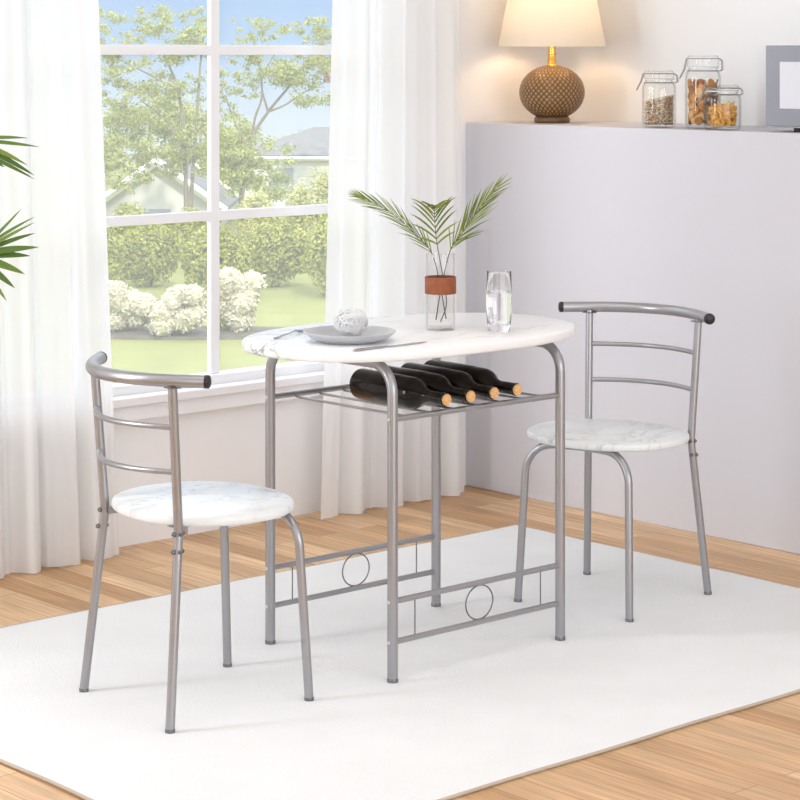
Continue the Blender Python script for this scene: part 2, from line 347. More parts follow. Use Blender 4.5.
curtain('sheer_curtain', 'white sheer curtain hanging right of the window beside the lilac low wall', 4.335, 4.885, -.05, .03, 5, 12)
rodt = thing('curtain_rod', 'steel curtain rod above the window', 'curtain rod', (3.7, 5.135, 2.515))
rod((-1.2, 0, 0), (1.22, 0, 0), .009).build('pole', MT['wire'], rodt)
for x in (-1.1, 1.15): MB().box((x - .01, 0, -.01), (x + .01, WY - 5.135, .01)).build('rod_bracket', MT['wire'], rodt)

# rug
rt_ = thing('rug', 'large white rug with beige bound edge under the table and chairs', 'rug', (3.50, 3.855, FZ))
def rug_outline(n=90, grow=0):
    hx, hy = 1.15 + grow, .81 + grow; c = [(-hx, -hy), (hx, -hy), (hx, hy), (-hx, hy)]; out = []
    for i in range(4):
        a, b = c[i], c[(i + 1) % 4]
        for k in range(n):
            s = k / n; wv = .0018 * math.sin(9 * s * 3 + i) * min(1, 6 * s, 6 * (1 - s))
            x = a[0] + (b[0] - a[0]) * s; y = a[1] + (b[1] - a[1]) * s
            out.append((x + (wv if a[0] == b[0] else 0), y + (wv if a[1] == b[1] else 0)))
    return out
o1 = rug_outline(); N_ = len(o1); m = MB()
ctr = [(x * .992, y * .992) for x, y in o1]
m.add([(x, y, .0005) for x, y in o1] + [(x, y, .006) for x, y in o1] + [(x, y, .008) for x, y in ctr], [(i, (i + 1) % N_, N_ + (i + 1) % N_, N_ + i) for i in range(N_)] + [(N_ + i, N_ + (i + 1) % N_, 2 * N_ + (i + 1) % N_, 2 * N_ + i) for i in range(N_)] + [tuple(range(2 * N_, 3 * N_))])
m.build('pile', MT['rug'], rt_)
MB().tube([(x, y, -.0001 + .004) for x, y in rug_outline(grow=.003)], .0038, 8, closed=True).build('edge_binding', MT['binding'], rt_)

# ------------------------------------------------------------------ table
TX, TY = 3.546, 3.894
tb = thing('dining_table', 'silver tube table with white marble top, wine rack shelf and ring side rails', 'table', (TX, TY, 0))
def slab(a, b, n, z0, z1, bev=.006, seg=120, cx=0, cy=0):
    m = MB(); rings = [(z0, 1 - bev * 1.6), (z0 + bev * .4, 1 - bev * .4), (z0 + bev, 1), (z1 - bev, 1), (z1 - bev * .4, 1 - bev * .4), (z1, 1 - bev * 1.6)]
    out = []
    for k in range(seg):
        t = 2 * PI * k / seg; c, s = math.cos(t), math.sin(t)
        out.append((a * math.copysign(abs(c) ** (2 / n), c), b * math.copysign(abs(s) ** (2 / n), s)))
    vs = [];
    for z, g in rings:
        for x, y in out:
            L = math.hypot(x, y); d = 1 - (1 - g) / L * .6
            vs.append((cx + x * d, cy + y * d, z))
    fs = [(i * seg + k, i * seg + (k + 1) % seg, (i + 1) * seg + (k + 1) % seg, (i + 1) * seg + k) for i in range(len(rings) - 1) for k in range(seg)]
    fs += [tuple(reversed(range(seg))), tuple(range((len(rings) - 1) * seg, len(rings) * seg))]
    return m.add(vs, fs)
TT = .737
slab(.438, .27, 2.5, .713, TT, cx=-.009).build('tabletop', MT['marble'], tb)
LXs, LYs = .267, .217; LR = .0118
for sx_ in (-1, 1):
    for sy_ in (-1, 1):
        p = fillet([(sx_ * LXs, sy_ * LYs, .004), (sx_ * LXs, sy_ * LYs, .7005), (sx_ * LXs, 0, .7005)], .062, 10)
        lg = MB().tube(p, LR, 16).build('leg', MT['steel'], tb)
        MB().lathe([(LR + .0006, 0), (LR + .0006, .008), (LR, .009)], 16, (sx_ * LXs, sy_ * LYs, 0)).build('foot_cap', MT['screw'], lg)
RZ = .582
def screw(p, axis, parent, m=MT['bright'], r=.0042, h=.003):
    R = Vector((0, 0, 1)).rotation_difference(Vector(axis)).to_matrix()
    MB().lathe([(r, 0), (r, h * .5), (r * .6, h), (1e-7, h * .9)], 10, p, R).build('screw', m, parent)
for sy_ in (-1, 1):
    for z in (.178, .088):
        rl = rod((-LXs, sy_ * LYs, z), (LXs, sy_ * LYs, z), .0068, 12).build('lower_rail', MT['steel'], tb)
        for s in (-1, 1): screw((s * (LXs + LR - .0008), sy_ * LYs, z), (s, 0, 0), rl)
    rr_ = rod((-LXs, sy_ * LYs, RZ), (LXs, sy_ * LYs, RZ), .0068, 12).build('rack_rail', MT['steel'], tb)
    for s in (-1, 1): screw((s * (LXs + LR - .0008), sy_ * LYs, RZ), (s, 0, 0), rr_)
    MB().tube([(.043 * math.cos(a), sy_ * LYs, .133 + .039 * math.sin(a)) for a in [2 * PI * i / 40 for i in range(40)]], .0017, 8, closed=True).build('ring', MT['screw'], tb)
    for x in (-.2, .2): rod((x, sy_ * LYs, .09), (x, sy_ * LYs, .176), .0015, 8).build('upright_wire', MT['screw'], tb)
WXS = [3.354 + .075 * k - TX for k in range(6)] + [3.7895 - TX]
for x in WXS: rod((x, -LYs + .005, RZ - .006), (x, LYs - .005, RZ - .006), .0033, 8).build('rack_wire', MT['steel'], tb)

# ------------------------------------------------------------------ chairs
def make_chair(name, label):
    t = thing(name, label, 'chair', (0, 0, 0), 0, 'marble seat chairs at the table')
    slab(.187, .2085, 2.15, .409, .4275, .006, 96, .012, 0).build('seat', MT['seat'], t)
    r = .0098
    for s in (-1, 1):
        p = fillet([(.1785, s * .165, .004), (.158, s * .150, .4025), (.125, 0, .4025)], .075, 10)
        lg = MB().tube(p, r, 14).build('leg', MT['steel'], t)
        MB().lathe([(r + .0006, 0), (r + .0006, .007), (r, .008)], 14, (.1785, s * .165, 0)).build('foot_cap', MT['screw'], lg)
        p = fillet([(-.179, s * .1835, .004), (-.142, s * .1555, .40), (-.163, s * .1655, .713)], .12, 8)
        lg = MB().tube(p, r, 14).build('leg', MT['steel'], t)
        MB().lathe([(r + .0006, 0), (r + .0006, .007), (r, .008)], 14, (-.179, s * .1835, 0)).build('foot_cap', MT['screw'], lg)
        MB().box((-.174, s * .1645 - .015, .7025), (-.150, s * .1645 + .015, .7055)).build('rail_plate', MT['screw'], t)
        br = MB().box((-.142, s * .141 - .002, .390), (-.112, s * .141 + .002, .409)).box((-.142, min(s * .141, s * .11), .4055), (-.095, max(s * .141, s * .11), .409)).build('seat_bracket', MT['steel'], t)
        for z in (.362, .398):
            x = -.1435 - (.4 - z) * .09; y = s * (.157 + (.4 - z) * .07)
            screw((x - r + .001, y, z), (-1, 0, 0), lg, MT['screw'], .0052, .006)
            screw((x + r - .001, y, z), (1, 0, 0), lg, MT['screw'], .0052, .006)
            screw((x, y + s * (r - .001), z), (0, s, 0), lg, MT['screw'], .0045, .004)
    def arc(x_end, x_mid, hw, z, n=24): return [(x_mid + (x_end - x_mid) * (u * u), hw * u, z) for u in [-1 + 2 * i / n for i in range(n + 1)]]
    tr = arc(-.115, -.2265, .224, .7185); rl = MB().tube(tr, .0138, 18).build('top_rail', MT['steel'], t)
    for a, b in ((0, 1), (-1, -2)):
        d = (Vector(tr[a]) - Vector(tr[b])).normalized(); c = Vector(tr[a])
        MB().tube([c - d * .004, c + d * .003, c + d * .006, c + d * .0075], [.0142, .0142, .0115, .006], 18).build('end_cap', MT['black'], rl)
    for z in (.621, .527):
        xe = -.163 + (.713 - z) * .067; MB().tube(arc(xe, xe - .06, .1655 - (.713 - z) * .03, z), .0063, 12).build('slat', MT['steel'], t)
    return t
ch = make_chair('dining_chair', 'silver tube chair with marble seat at the left end of the table, back to curtain')
ch.location = (2.8904, 3.8743, 0); ch.rotation_euler.z = math.radians(-5.35)
c2 = copy_tree(ch); c2.location = (4.2068, 3.8786, 0); c2.rotation_euler.z = math.radians(191)
c2['label'] = 'silver tube chair at the right end of the table, in front of the lilac wall'

# ------------------------------------------------------------------ bottles in the rack
def make_bottle(label):
    t = thing('wine_bottle', label, 'bottle', (0, 0, 0), 0, 'wine bottles on the table rack')
    R = .0366
    MB().lathe([(1e-7, .006), (R * .75, 0), (R * .96, .004), (R, .012), (R, .185), (R * .95, .198), (R * .78, .212), (R * .5, .226), (.0150, .238), (.0138, .25), (.0138, .287), (.0150, .288), (.0150, .297), (.012, .299), (.010, .299)], 36).build('bottle_glass', MT['bottle'], t)
    MB().lathe([(R + .0004, .06), (R + .0006, .061), (R + .0006, .15), (R + .0004, .151)], 36).build('dark_label', MT['foil'], t)
    MB().lathe([(.0142, .252), (.0144, .253), (.0144, .282), (.0142, .283)], 24).build('neck_foil', MT['foil'], t)
    MB().lathe([(.0128, .2985), (.0132, .301), (.012, .3035), (1e-7, .3045)], 20).build('cork', MT['cork'], t)
    return t
bl = ['dark wine bottle at the left end of the rack, its base pointing at the window', 'second dark wine bottle from the left on the rack', 'third dark wine bottle from the left on the rack', 'dark wine bottle at the right end of the rack']
bt = make_bottle(bl[0])
for i, x in enumerate((3.428, 3.502, 3.577, 3.652)):
    o = bt if i == 0 else copy_tree(bt)
    o['label'] = bl[i]; o.location = (3.429 + .075 * i, 3.962, .6165); o.rotation_euler = (PI / 2 + math.radians(.9), 0, 0)

# ------------------------------------------------------------------ things on the table
pt = thing('plate', 'shallow grey stoneware plate holding a crumpled white napkin', 'plate', (3.30, 3.848, TT))
MB().lathe([(.066, 0), (.070, .0015), (.090, .010), (.1045, .021), (.106, .0235), (.1035, .0245), (.088, .013), (.066, .006), (1e-7, .005)], 56).build('plate_body', MT['plate'], pt)
nt = MB(); r_ = random.Random(5); lob = [(Vector((r_.gauss(0, 1), r_.gauss(0, 1), r_.gauss(0, 1))).normalized(), r_.uniform(2.5, 5), r_.uniform(0, 6)) for _ in range(9)]
def lump(d): return 1 + .055 * sum(math.sin(f * d.dot(v) + p) for v, f, p in lob) / 1.6
def on_ball(d, k=1.0): d = d.normalized(); q = lump(d) * k; return Vector((d.x * .040 * q, d.y * .040 * q, d.z * .031 * q + .0335))
for i in range(17):
    for j in range(32):
        t, p = PI * i / 16, 2 * PI * j / 32; nt.v.append(on_ball(Vector((math.sin(t) * math.cos(p), math.sin(t) * math.sin(p), math.cos(t))), .90))
for i in range(16):
    for j in range(32): nt.f.append((i * 32 + j, i * 32 + (j + 1) % 32, (i + 1) * 32 + (j + 1) % 32, (i + 1) * 32 + j))
for _ in range(46):
    ax = Vector((r_.gauss(0, 1), r_.gauss(0, 1), r_.gauss(0, 1))).normalized(); u = ax.orthogonal().normalized(); w = ax.cross(u); off = r_.uniform(-.55, .55); ph = r_.uniform(0, 6)
    nt.tube([on_ball(ax * (off + .12 * math.sin(3 * t + ph)) + (u * math.cos(t) + w * math.sin(t)) * math.sqrt(1 - off * off), r_.uniform(.99, 1.03)) for t in [2 * PI * k / 40 for k in range(40)]], .0011, 5, closed=True)
tag(nt.build('napkin', MT['lace'], None, loc=(3.318, 3.862, TT + .007)), 'crumpled white patterned napkin ball sitting on the grey plate', 'napkin')
def orient(o, p, q):
    o.location = p; d = Vector(q) - Vector(p); o.rotation_euler.z = math.atan2(d.y, d.x)
kn = thing('table_knife', 'thin steel knife lying on the tabletop in front of the plate', 'knife'); orient(kn, (3.187, 3.704, TT), (3.419, 3.713, TT))
MB().tube([(0, 0, .0035), (.01, 0, .0035), (.09, 0, .003), (.105, 0, .003)], [.002, .0034, .003, .002], 10).build('handle', MT['cutlery'], kn)
b = MB(); b.add([(.103, -.003, .001), (.13, -.008, .001), (.2, -.0075, .001), (.232, .002, .001), (.2, .004, .001), (.103, .003, .001)] + [(.103, -.003, .0028), (.13, -.008, .0016), (.2, -.0075, .0016), (.232, .002, .002), (.2, .004, .0028), (.103, .003, .0032)],
      [(5, 4, 3, 2, 1, 0), (6, 7, 8, 9, 10, 11)] + [(i, (i + 1) % 6, 6 + (i + 1) % 6, 6 + i) for i in range(6)]); b.build('blade', MT['cutlery'], kn, smooth=False)
fk = thing('table_fork', 'slim steel fork lying on the tabletop behind the plate, tines toward it', 'fork'); orient(fk, (3.194, 3.991, TT), (3.36, 4.065, TT))
MB().tube([(0, 0, .002), (.02, 0, .0025), (.08, 0, .005), (.115, 0, .008)], [.0026, .0021, .0015, .0018], 10).build('handle', MT['cutlery'], fk)
b = MB().tube([(.112, 0, .008), (.128, 0, .006), (.137, 0, .0055)], [.002, .006, .007], 12)
for k in range(4): b.tube([(.135, -.0054 + .0036 * k, .0055), (.155, -.0054 + .0036 * k, .004), (.18, -.0054 + .0036 * k, .006)], [.0016, .0014, .0007], 6)
for i, v in enumerate(b.v):
    if v[0] > .113: b.v[i] = (v[0], v[1], .0045 + (v[2] - .0055) * .45)
b.build('tines', MT['cutlery'], fk)

VX, VY = 3.603, 3.869
va = thing('vase', 'clear glass cylinder vase with a tan leather band holding palm fronds', 'vase', (VX, VY, TT))
VR = .0345; VH = .182
MB().lathe([(1e-7, 0), (VR - .002, 0), (VR, .002), (VR, VH - .001), (VR - .0012, VH), (VR - .0024, VH - .001), (VR - .0024, .010), (VR - .005, .008), (1e-7, .0075)], 56).build('glass_body', MT['vase'], va)
MB().lathe([(VR + .0003, .086), (VR + .0026, .086), (VR + .003, .088), (VR + .003, .124), (VR + .0026, .126), (VR + .0003, .126), (VR + .0003, .086)], 56).build('leather_band', MT['leather'], va)
PXM = 1 / 420.0
def vp(px, y, dep=0): return Vector((VX, VY, TT)) + RT * ((px - 440.5) * PXM) + FW * dep + Vector((0, 0, (329.0 - y) * PXM))
def blade(mb, p, d, nrm, L, w, droop=.15, n=5):
    d = d.normalized(); side = d.cross(nrm).normalized(); vs = []; fs = []
    for i in range(n + 1):
        t = i / n; c = p + d * (L * t) + Vector((0, 0, -droop * L * t * t)); ww = w * (math.sin(PI * min(1, .18 + .82 * t)) ** .8 if t < 1 else 0) * .5
        up = nrm * (ww * .35)
        vs += [c - side * ww + up, c, c + side * ww + up]
    for i in range(n): a = i * 3; fs += [(a, a + 1, a + 4, a + 3), (a + 1, a + 2, a + 5, a + 4)]
    mb.add(vs, fs)
def frond(name, label, pts, t0, nl, L, w, ang, nrm, mats, group, seed=1, stemr=.0014, droop=.15, cat='palm frond', rel=None, sides=(-1, 1), world=True):
    r = random.Random(seed); P = spline(pts, 10); n = len(P)
    t = thing(name, label, cat, P[0], 0, group); O = P[0]
    MB().tube([p - O for p in P], [stemr * (1 - .75 * i / n) for i in range(n)], 8).build('stem', mats[1], t)
    m = MB()
    for k in range(nl):
        s = t0 + (1 - t0) * k / (nl - 1) if nl > 1 else t0; i = min(n - 2, int(s * (n - 1))); T = (P[i + 1] - P[i]).normalized(); p = P[i]
        f = (s - t0) / (1 - t0); ll = L * (.55 + 1.5 * f * (1 - f) + .1 * r.random()) * (1 - .35 * f)
        for sd in sides:
            a = math.radians(ang * (1 - .55 * f) + r.uniform(-5, 5)); S = T.cross(nrm).normalized()
            d = T * math.cos(a) + S * (sd * math.sin(a)) + nrm * r.uniform(-.12, .22)
            blade(m, p - O, d, nrm, ll, w * (1 - .3 * f), droop)
    m.build('leaflets', mats[0], t); return t
fm = (MT['frond'], MT['stem']); NC = -FW
frond('palm_frond', 'slender palm frond in the vase leaning left toward the window', [vp(446, 318, -.008), vp(440, 285, -.012), vp(431.5, 252, -.016), vp(413, 231, -.02), vp(392, 212, -.03), vp(372, 201, -.03), vp(362, 196, -.03)], .34, 24, .095, .0031, 21, (NC + Vector((0, 0, .9))).normalized(), fm, 'palm fronds in the vase', 2, droop=.10)
frond('palm_frond', 'short palm frond in the middle of the vase with spread leaflets', [vp(440.5, 322, .006), vp(446.5, 304, .01), vp(443.5, 280, .008), vp(439, 255, 0), vp(436, 236, -.02), vp(434.5, 218, -.03), vp(434, 207, -.05), vp(434, 203, -.08)], .52, 12, .118, .005, 44, (NC + Vector((0, 0, .1))).normalized(), fm, 'palm fronds in the vase', 5, droop=.22)
frond('palm_frond', 'slender palm frond in the vase leaning right toward the lilac wall', [vp(436, 320, .01), vp(441, 290, .014), vp(450, 252, .02), vp(459, 238, .02), vp(470, 222, .02), vp(484, 203, .02), vp(500, 185, .02)], .36, 24, .112, .0031, 24, (NC * 1 + Vector((0, 0, .5))).normalized(), fm, 'palm fronds in the vase', 8, droop=.08)

gl = thing('drinking_glass', 'clear tumbler half full of water near the front right of the table', 'glass', (3.688, 3.757, TT))
gp = [(1e-7, 0), (.0235, 0), (.0255, .003), (.0285, .02), (.0312, .055), (.0312, .085), (.0292, .139), (.0288, .141), (.0280, .139), (.0296, .085), (.0296, .055), (.0268, .024), (.0235, .016), (1e-7, .015)]
MB().lathe(gp, 48).build('glass_body', MT['tumbler'], gl)
MB().lathe([(1e-7, .0155), (.0233, .0165), (.0265, .0242), (.0293, .055), (.0293, .0915), (1e-7, .0915)], 48).build('water', MT['water'], gl)

# ------------------------------------------------------------------ things on the ledge
def at_x(px, X):
    k = (px - 400) / FOC; d = X / (math.cos(TH) + k * math.sin(TH)); return (X, d * (math.sin(TH) - k * math.cos(TH)), LEDGE)
lt = thing('table_lamp', 'lit table lamp with woven brown globe base and cream shade on the ledge', 'lamp', at_x(552, 5.16))
MB().lathe([(1e-7, 0), (.056, 0), (.058, .003), (.058, .014), (.054, .02), (.04, .022)], 40).build('lamp_foot', MT['lampfoot'], lt)
gpz = []
for i in range(49):
    a = PI * (.13 + .82 * i / 48); gpz.append((.106 * math.sin(a), .0985 - .0885 * math.cos(a)))
MB().lathe(gpz, 72).build('globe_base', MT['lattice'], lt, loc=(0, 0, 0))
MB().lathe([(.02, .178), (.022, .184), (.016, .188), (.0135, .196), (.0145, .205), (.0125, .208), (.013, .22), (.015, .222), (.015, .226), (.0125, .228), (.0125, .252)], 28).build('brass_neck', MT['brass'], lt)
MB().lathe([(.012, .25), (.014, .27), (.028, .30), (.03, .32), (.02, .345), (1e-7, .352)], 20).build('bulb', MT['bulb'], lt)
sh = MB(); SZ0, SZ1, SR0, SR1 = .246, .50, .174, .124
sh.lathe([(SR0, SZ0), (SR1, SZ1), (SR1 - .002, SZ1), (SR0 - .002, SZ0), (SR0, SZ0)], 64); sh.f = [f for f in sh.f if len(f) == 4]; sh.build('lamp_shade', MT['shade'], lt)
sp = MB()
for k in range(3): a = 2 * PI * k / 3; sp.tube([(.012 * math.cos(a), .012 * math.sin(a), .262), ((SR0 - .012) * math.cos(a), (SR0 - .012) * math.sin(a), .275)], .0015, 6)
sp.build('shade_ring', MT['brass'], lt)
pl = lamp('lamp_glow', 'POINT', (lt.location.x, lt.location.y, LEDGE + .375), (5, 5, 0), 2.7, (1, .68, .38), shadow_soft_size=.05)

def jar(name, label, px, X, R, H, rz):
    t = thing(name, label, 'jar', at_x(px, X), rz, 'clip top glass jars on the ledge')
    w = .003; nk = R * .82; hs = H * .80
    prof = [(1e-7, 0), (R * .82, 0), (R * .95, .004), (R, .016), (R, hs * .86), (R * .95, hs * .95), (nk, hs), (nk, hs + .006), (nk - w, hs + .006), (nk - w, hs), (R * .95 - w, hs * .945), (R - w, hs * .85), (R - w, .018), (R * .93 - w, .008), (1e-7, .006)]
    MB().lathe(prof, 44).build('jar_body', MT['jar'], t)
    MB().lathe([(1e-7, hs + .009), (nk, hs + .009), (nk + .004, hs + .011), (nk + .004, H - .007), (nk - .002, H), (nk - .008, H), (nk - .01, H - .004), (1e-7, H - .005)], 44).build('jar_lid', MT['jar'], t)
    MB().lathe([(nk - w, hs + .006), (nk + .003, hs + .006), (nk + .003, hs + .009), (nk - w, hs + .009)], 44).build('rubber_seal', MT['gasket'], t)
    c = MB(); ring = lambda z, r: [(r * math.cos(a), r * math.sin(a), z) for a in [2 * PI * i / 40 for i in range(40)]]
    c.tube(ring(hs - .003, nk + .004), .0013, 6, closed=True); c.tube(ring(H - .010, nk + .0055), .0013, 6, closed=True)
    for s in (-1, 1): c.tube([(nk + .005, s * .012, H - .01), (nk + .013, s * .012, H - .016), (nk + .014, s * .012, hs), (nk + .005, s * .012, hs - .004)], .0013, 6)
    c.tube([(-nk - .005, -.012, H - .01), (-nk - .012, -.012, hs + .002), (-nk - .024, -.01, hs - .022), (-nk - .026, 0, hs - .026), (-nk - .024, .01, hs - .022), (-nk - .012, .012, hs + .002), (-nk - .005, .012, H - .01)], .0014, 6)
    c.build('wire_clasp', MT['wire'], t); return t, R - w, hs
RAZ = math.atan2(RT.y, RT.x)
j1, R1, h1 = jar('storage_jar', 'clip top glass jar of granola, left of the three jars', 659, 5.09, .0515, .172, RAZ)
j2, R2, h2 = jar('storage_jar', 'tall clip top glass jar of dried fruit slices', 703, 5.12, .0535, .218, RAZ)
j3, R3, h3 = jar('storage_jar', 'short clip top glass jar of orange pasta, in front of the tall jar', 722.5, 5.045, .0545, .132, RAZ)
def rmat(r): return Matrix.Rotation(r.uniform(0, 6.28), 3, 'Z') @ Matrix.Rotation(r.uniform(0, 6.28), 3, 'X')
def oct_(mb, c, R, sx, sy, sz):
    v = [R @ Vector(p) + Vector(c) for p in ((sx, 0, 0), (0, sy, 0), (-sx, 0, 0), (0, -sy, 0), (0, 0, sz), (0, 0, -sz))]
    mb.add(v, [(0, 1, 4), (1, 2, 4), (2, 3, 4), (3, 0, 4), (1, 0, 5), (2, 1, 5), (3, 2, 5), (0, 3, 5)])
r_ = random.Random(11); m = MB(); J = j1.location
for _ in range(2600):
    a = r_.uniform(0, 6.28); rr = (R1 - .0055) * math.sqrt(r_.uniform(.3, 1)); x, y = rr * math.cos(a), rr * math.sin(a); top = .086 + .22 * (x * RT.x + y * RT.y)
    z = .009 + (top - .009) * (r_.random() if r_.random() < .75 else 1); rr2 = 1 - .12 * max(0, (.022 - z) / .022); oct_(m, (x * rr2, y * rr2, z), rmat(r_), r_.uniform(.0035, .006), r_.uniform(.0025, .0045), .0022)
tag(m.build('granola', MT['oats'], None, smooth=False, loc=J), 'speckled brown granola filling the left glass jar', 'granola', kind='stuff')
r_ = random.Random(4); k = 0; first = None; J = j2.location
for lay in range(11):
    for q in range(8):
        a = 2 * PI * q / 7 + lay * .53 + r_.uniform(-.2, .2); z = .022 + lay * .0112 + r_.uniform(-.003, .003)
        if first is None:
            first = MB().lathe([(1e-7, -.0022), (.0112, -.0022), (.0125, 0), (.0112, .0022), (1e-7, .0022)], 18).build('dried_fruit_slice', MT['slices']); o = first
            first.data.materials.clear(); dm, dn, dl, db = nmat('dried_fruit'); oi = dn.new('ShaderNodeObjectInfo'); dr_ = dn.new('ShaderNodeValToRGB'); dl.new(oi.outputs['Random'], dr_.inputs[0]); dl.new(dr_.outputs[0], db.inputs['Base Color'])
            dr_.color_ramp.elements[0].color = (.30, .09, .02, 1); dr_.color_ramp.elements[1].color = (.78, .50, .22, 1); q_ = dr_.color_ramp.elements.new(.5); q_.color = (.62, .27, .05, 1); db.inputs['Roughness'].default_value = .5; first.data.materials.append(dm)
        else: o = first.copy(); COL.objects.link(o)
        tag(o, 'orange brown dried fruit slice packed inside the tall glass jar', 'dried fruit', 'dried fruit slices in the tall jar')
        rr = (R2 - .0095 - .004 * (q % 2)) if q < 7 else .006
        o.location = (J.x + rr * math.cos(a), J.y + rr * math.sin(a), J.z + z)
        o.rotation_euler = (r_.uniform(1.2, 1.9), r_.uniform(-.25, .25), a + PI / 2 + r_.uniform(-.22, .22))
        k += 1
r_ = random.Random(9); m = MB(); J = j3.location
for _ in range(330):
    a = r_.uniform(0, 6.28); rr = (R3 - .0135) * math.sqrt(r_.uniform(.15, 1)); x, y = rr * math.cos(a), rr * math.sin(a); top = .072 + .22 * (x * RT.x + y * RT.y)
    z = .015 + (top - .015) * r_.random(); R = rmat(r_); c = Vector((x, y, max(.0195, z))); L = .0085
    m.tube([c + R @ Vector((.0032 * math.cos(t * 9), .0032 * math.sin(t * 9), L * (2 * t - 1))) * .95 for t in [i / 9 for i in range(10)]], .0021, 5)
tag(m.build('pasta_spirals', MT['pasta'], None, loc=J), 'orange dry pasta spirals heaped in the short glass jar', 'pasta', kind='stuff')

mx, my, mz = at_x(764.5, 5.03)
mw = thing('microwave', 'silver grey microwave with pale window on the ledge at the right', 'microwave', (5.03, my - .235, LEDGE))
MB().box((.012, -.235, .012), (.33, .235, .251)).build('housing', MT['mwrim'], mw, smooth=False, bevel=.004)
dr = MB().box((0, -.231, .016), (.0125, .231, .246)).build('door', MT['mw'], mw, smooth=False, bevel=.002)
MB().box((-.003, -.10, .066), (.002, .179, .20)).build('door_window', MT['mwwin'], dr, smooth=False, bevel=.002)
MB().tube([(-.0, -.15, .07), (-.025, -.15, .075), (-.025, -.15, .185), (0, -.15, .19)], .006, 10).build('door_handle', MT['mwrim'], dr)
for x in (.04, .29):
    for y in (-.16, .14): MB().lathe([(.016, 0), (.018, .003), (.016, .0125)], 20, (x, y, 0)).build('foot', MT['black'], mw)

# ------------------------------------------------------------------ potted palm at the left edge of the frame
PB = Vector((2.45, 4.86, FZ))
pp = thing('potted_palm', 'dark green potted palm reaching in from the left edge before the curtain', 'plant', PB)
MB().lathe([(1e-7, 0), (.10, 0), (.112, .01), (.14, .22), (.145, .23), (.135, .23), (.128, .2), (1e-7, .2)], 40).build('pot', MT['pot'], pp)
MB().lathe([(1e-7, .198), (.12, .2), (.127, .205), (.06, .215), (1e-7, .216)], 32).build('soil', MT['soil'], pp)
KP = 5.29 / FOC
def pv(px, y, dep=0):     # a point of the palm, seen from the room's front
    base = FW * 5.29 + RT * ((px - 400) * KP) + Vector((0, 0, CAM_H + (HOR - y) * KP)); return base + FW * dep - PB
def palm_leaf(stem_pts, leaves):
    st = MB().tube(spline(stem_pts, 8), .004, 8).build('frond_stem', MT['stem'], pp); m = MB()
    for (a, b, w, bend) in leaves:
        d = b - a; N = (NC + Vector((0, 0, .45))).normalized(); blade(m, a, d + Vector((0, 0, bend * d.length)), N, d.length, w, bend, 9)
    m.build('leaflets', MT['darkfrond'], st)
c0 = Vector((0, 0, .2))
w_ = .017
palm_leaf([c0, pv(-175, 300), pv(-110, 180), pv(-45, 140), pv(-15, 146)],
          [(pv(-30, 139), pv(29, 138), .010, .06), (pv(-28, 140), pv(40, 147), .010, .04), (pv(-22, 143), pv(26, 165), .012, .12), (pv(-20, 146), pv(33, 175), .013, .08), (pv(-24, 150), pv(34, 179), .010, .05), (pv(-26, 153), pv(4, 167), .012, .1),
           (pv(-50, 140), pv(-8, 110), .012, .1), (pv(-60, 145), pv(-30, 190), .012, .1), (pv(-80, 155), pv(-60, 105), .012, .1)])
palm_leaf([c0, pv(-180, 380), pv(-120, 290), pv(-60, 258), pv(-22, 252)],
          [(pv(-20, 252), pv(21, 209), .008, -.05), (pv(-20, 251), pv(39, 214), .008, .1), (pv(-18, 252), pv(37, 221), .009, .06), (pv(-18, 253), pv(38, 232), .012, .1), (pv(-18, 254), pv(40, 247), .017, .06), (pv(-19, 256), pv(31, 256), .017, .08), (pv(-20, 258), pv(24, 274), .019, .1), (pv(-22, 260), pv(13, 287), .018, .1), (pv(-24, 262), pv(4, 298), .014, .12),
           (pv(-60, 258), pv(-30, 215), .014, .1), (pv(-70, 262), pv(-40, 310), .016, .1), (pv(-90, 272), pv(-75, 225), .014, .1)])
palm_leaf([c0, pv(-240, 330), pv(-290, 210), pv(-360, 160)], [(pv(-265 - 12 * k, 270 - 16 * k), pv(-265 - 12 * k + s * 55, 250 - 14 * k), .015, .15) for k in range(7) for s in (-1, 1)])

# ------------------------------------------------------------------ garden
GZ = -4.0
def gp_(px, d, z=GZ): return FW * d + RT * ((px - 400) / FOC * d) + Vector((0, 0, z))
def gz(y, d): return CAM_H + (HOR - y) * d / FOC
A = [gp_(-900, 8), gp_(1500, 8), gp_(1500, 110), gp_(-900, 110)]
tag(MB().add(A, [(0, 1, 2, 3)]).build('lawn', MT['grass'], None, smooth=False), 'sunlit green lawn outside the window', 'lawn', kind='structure')
def leafcloud(mb, blobs, n, size, r, shell=.55, fl=(.5, .75)):
    tot = sum(b[1].x * b[1].z for b in blobs)
    for c, s in blobs:
        for _ in range(int(n * s.x * s.z / tot)):
            v = Vector((r.gauss(0, 1), r.gauss(0, 1), r.gauss(0, 1))).normalized(); k = r.uniform(shell, 1.0)
            p = c + Vector((v.x * s.x, v.y * s.y, v.z * s.z)) * k; N = (v + Vector((r.gauss(0, .5), r.gauss(0, .5), r.gauss(0, .5) + .3))).normalized()
            a = N.orthogonal().normalized(); b = N.cross(a); t = r.uniform(0, 6.28); u = a * math.cos(t) + b * math.sin(t); w = N.cross(u); h = size * r.uniform(.6, 1.3)
            mb.add([p - u * h, p - w * h * fl[0], p + u * h, p + w * h * fl[0]], [(0, 1, 2, 3)])
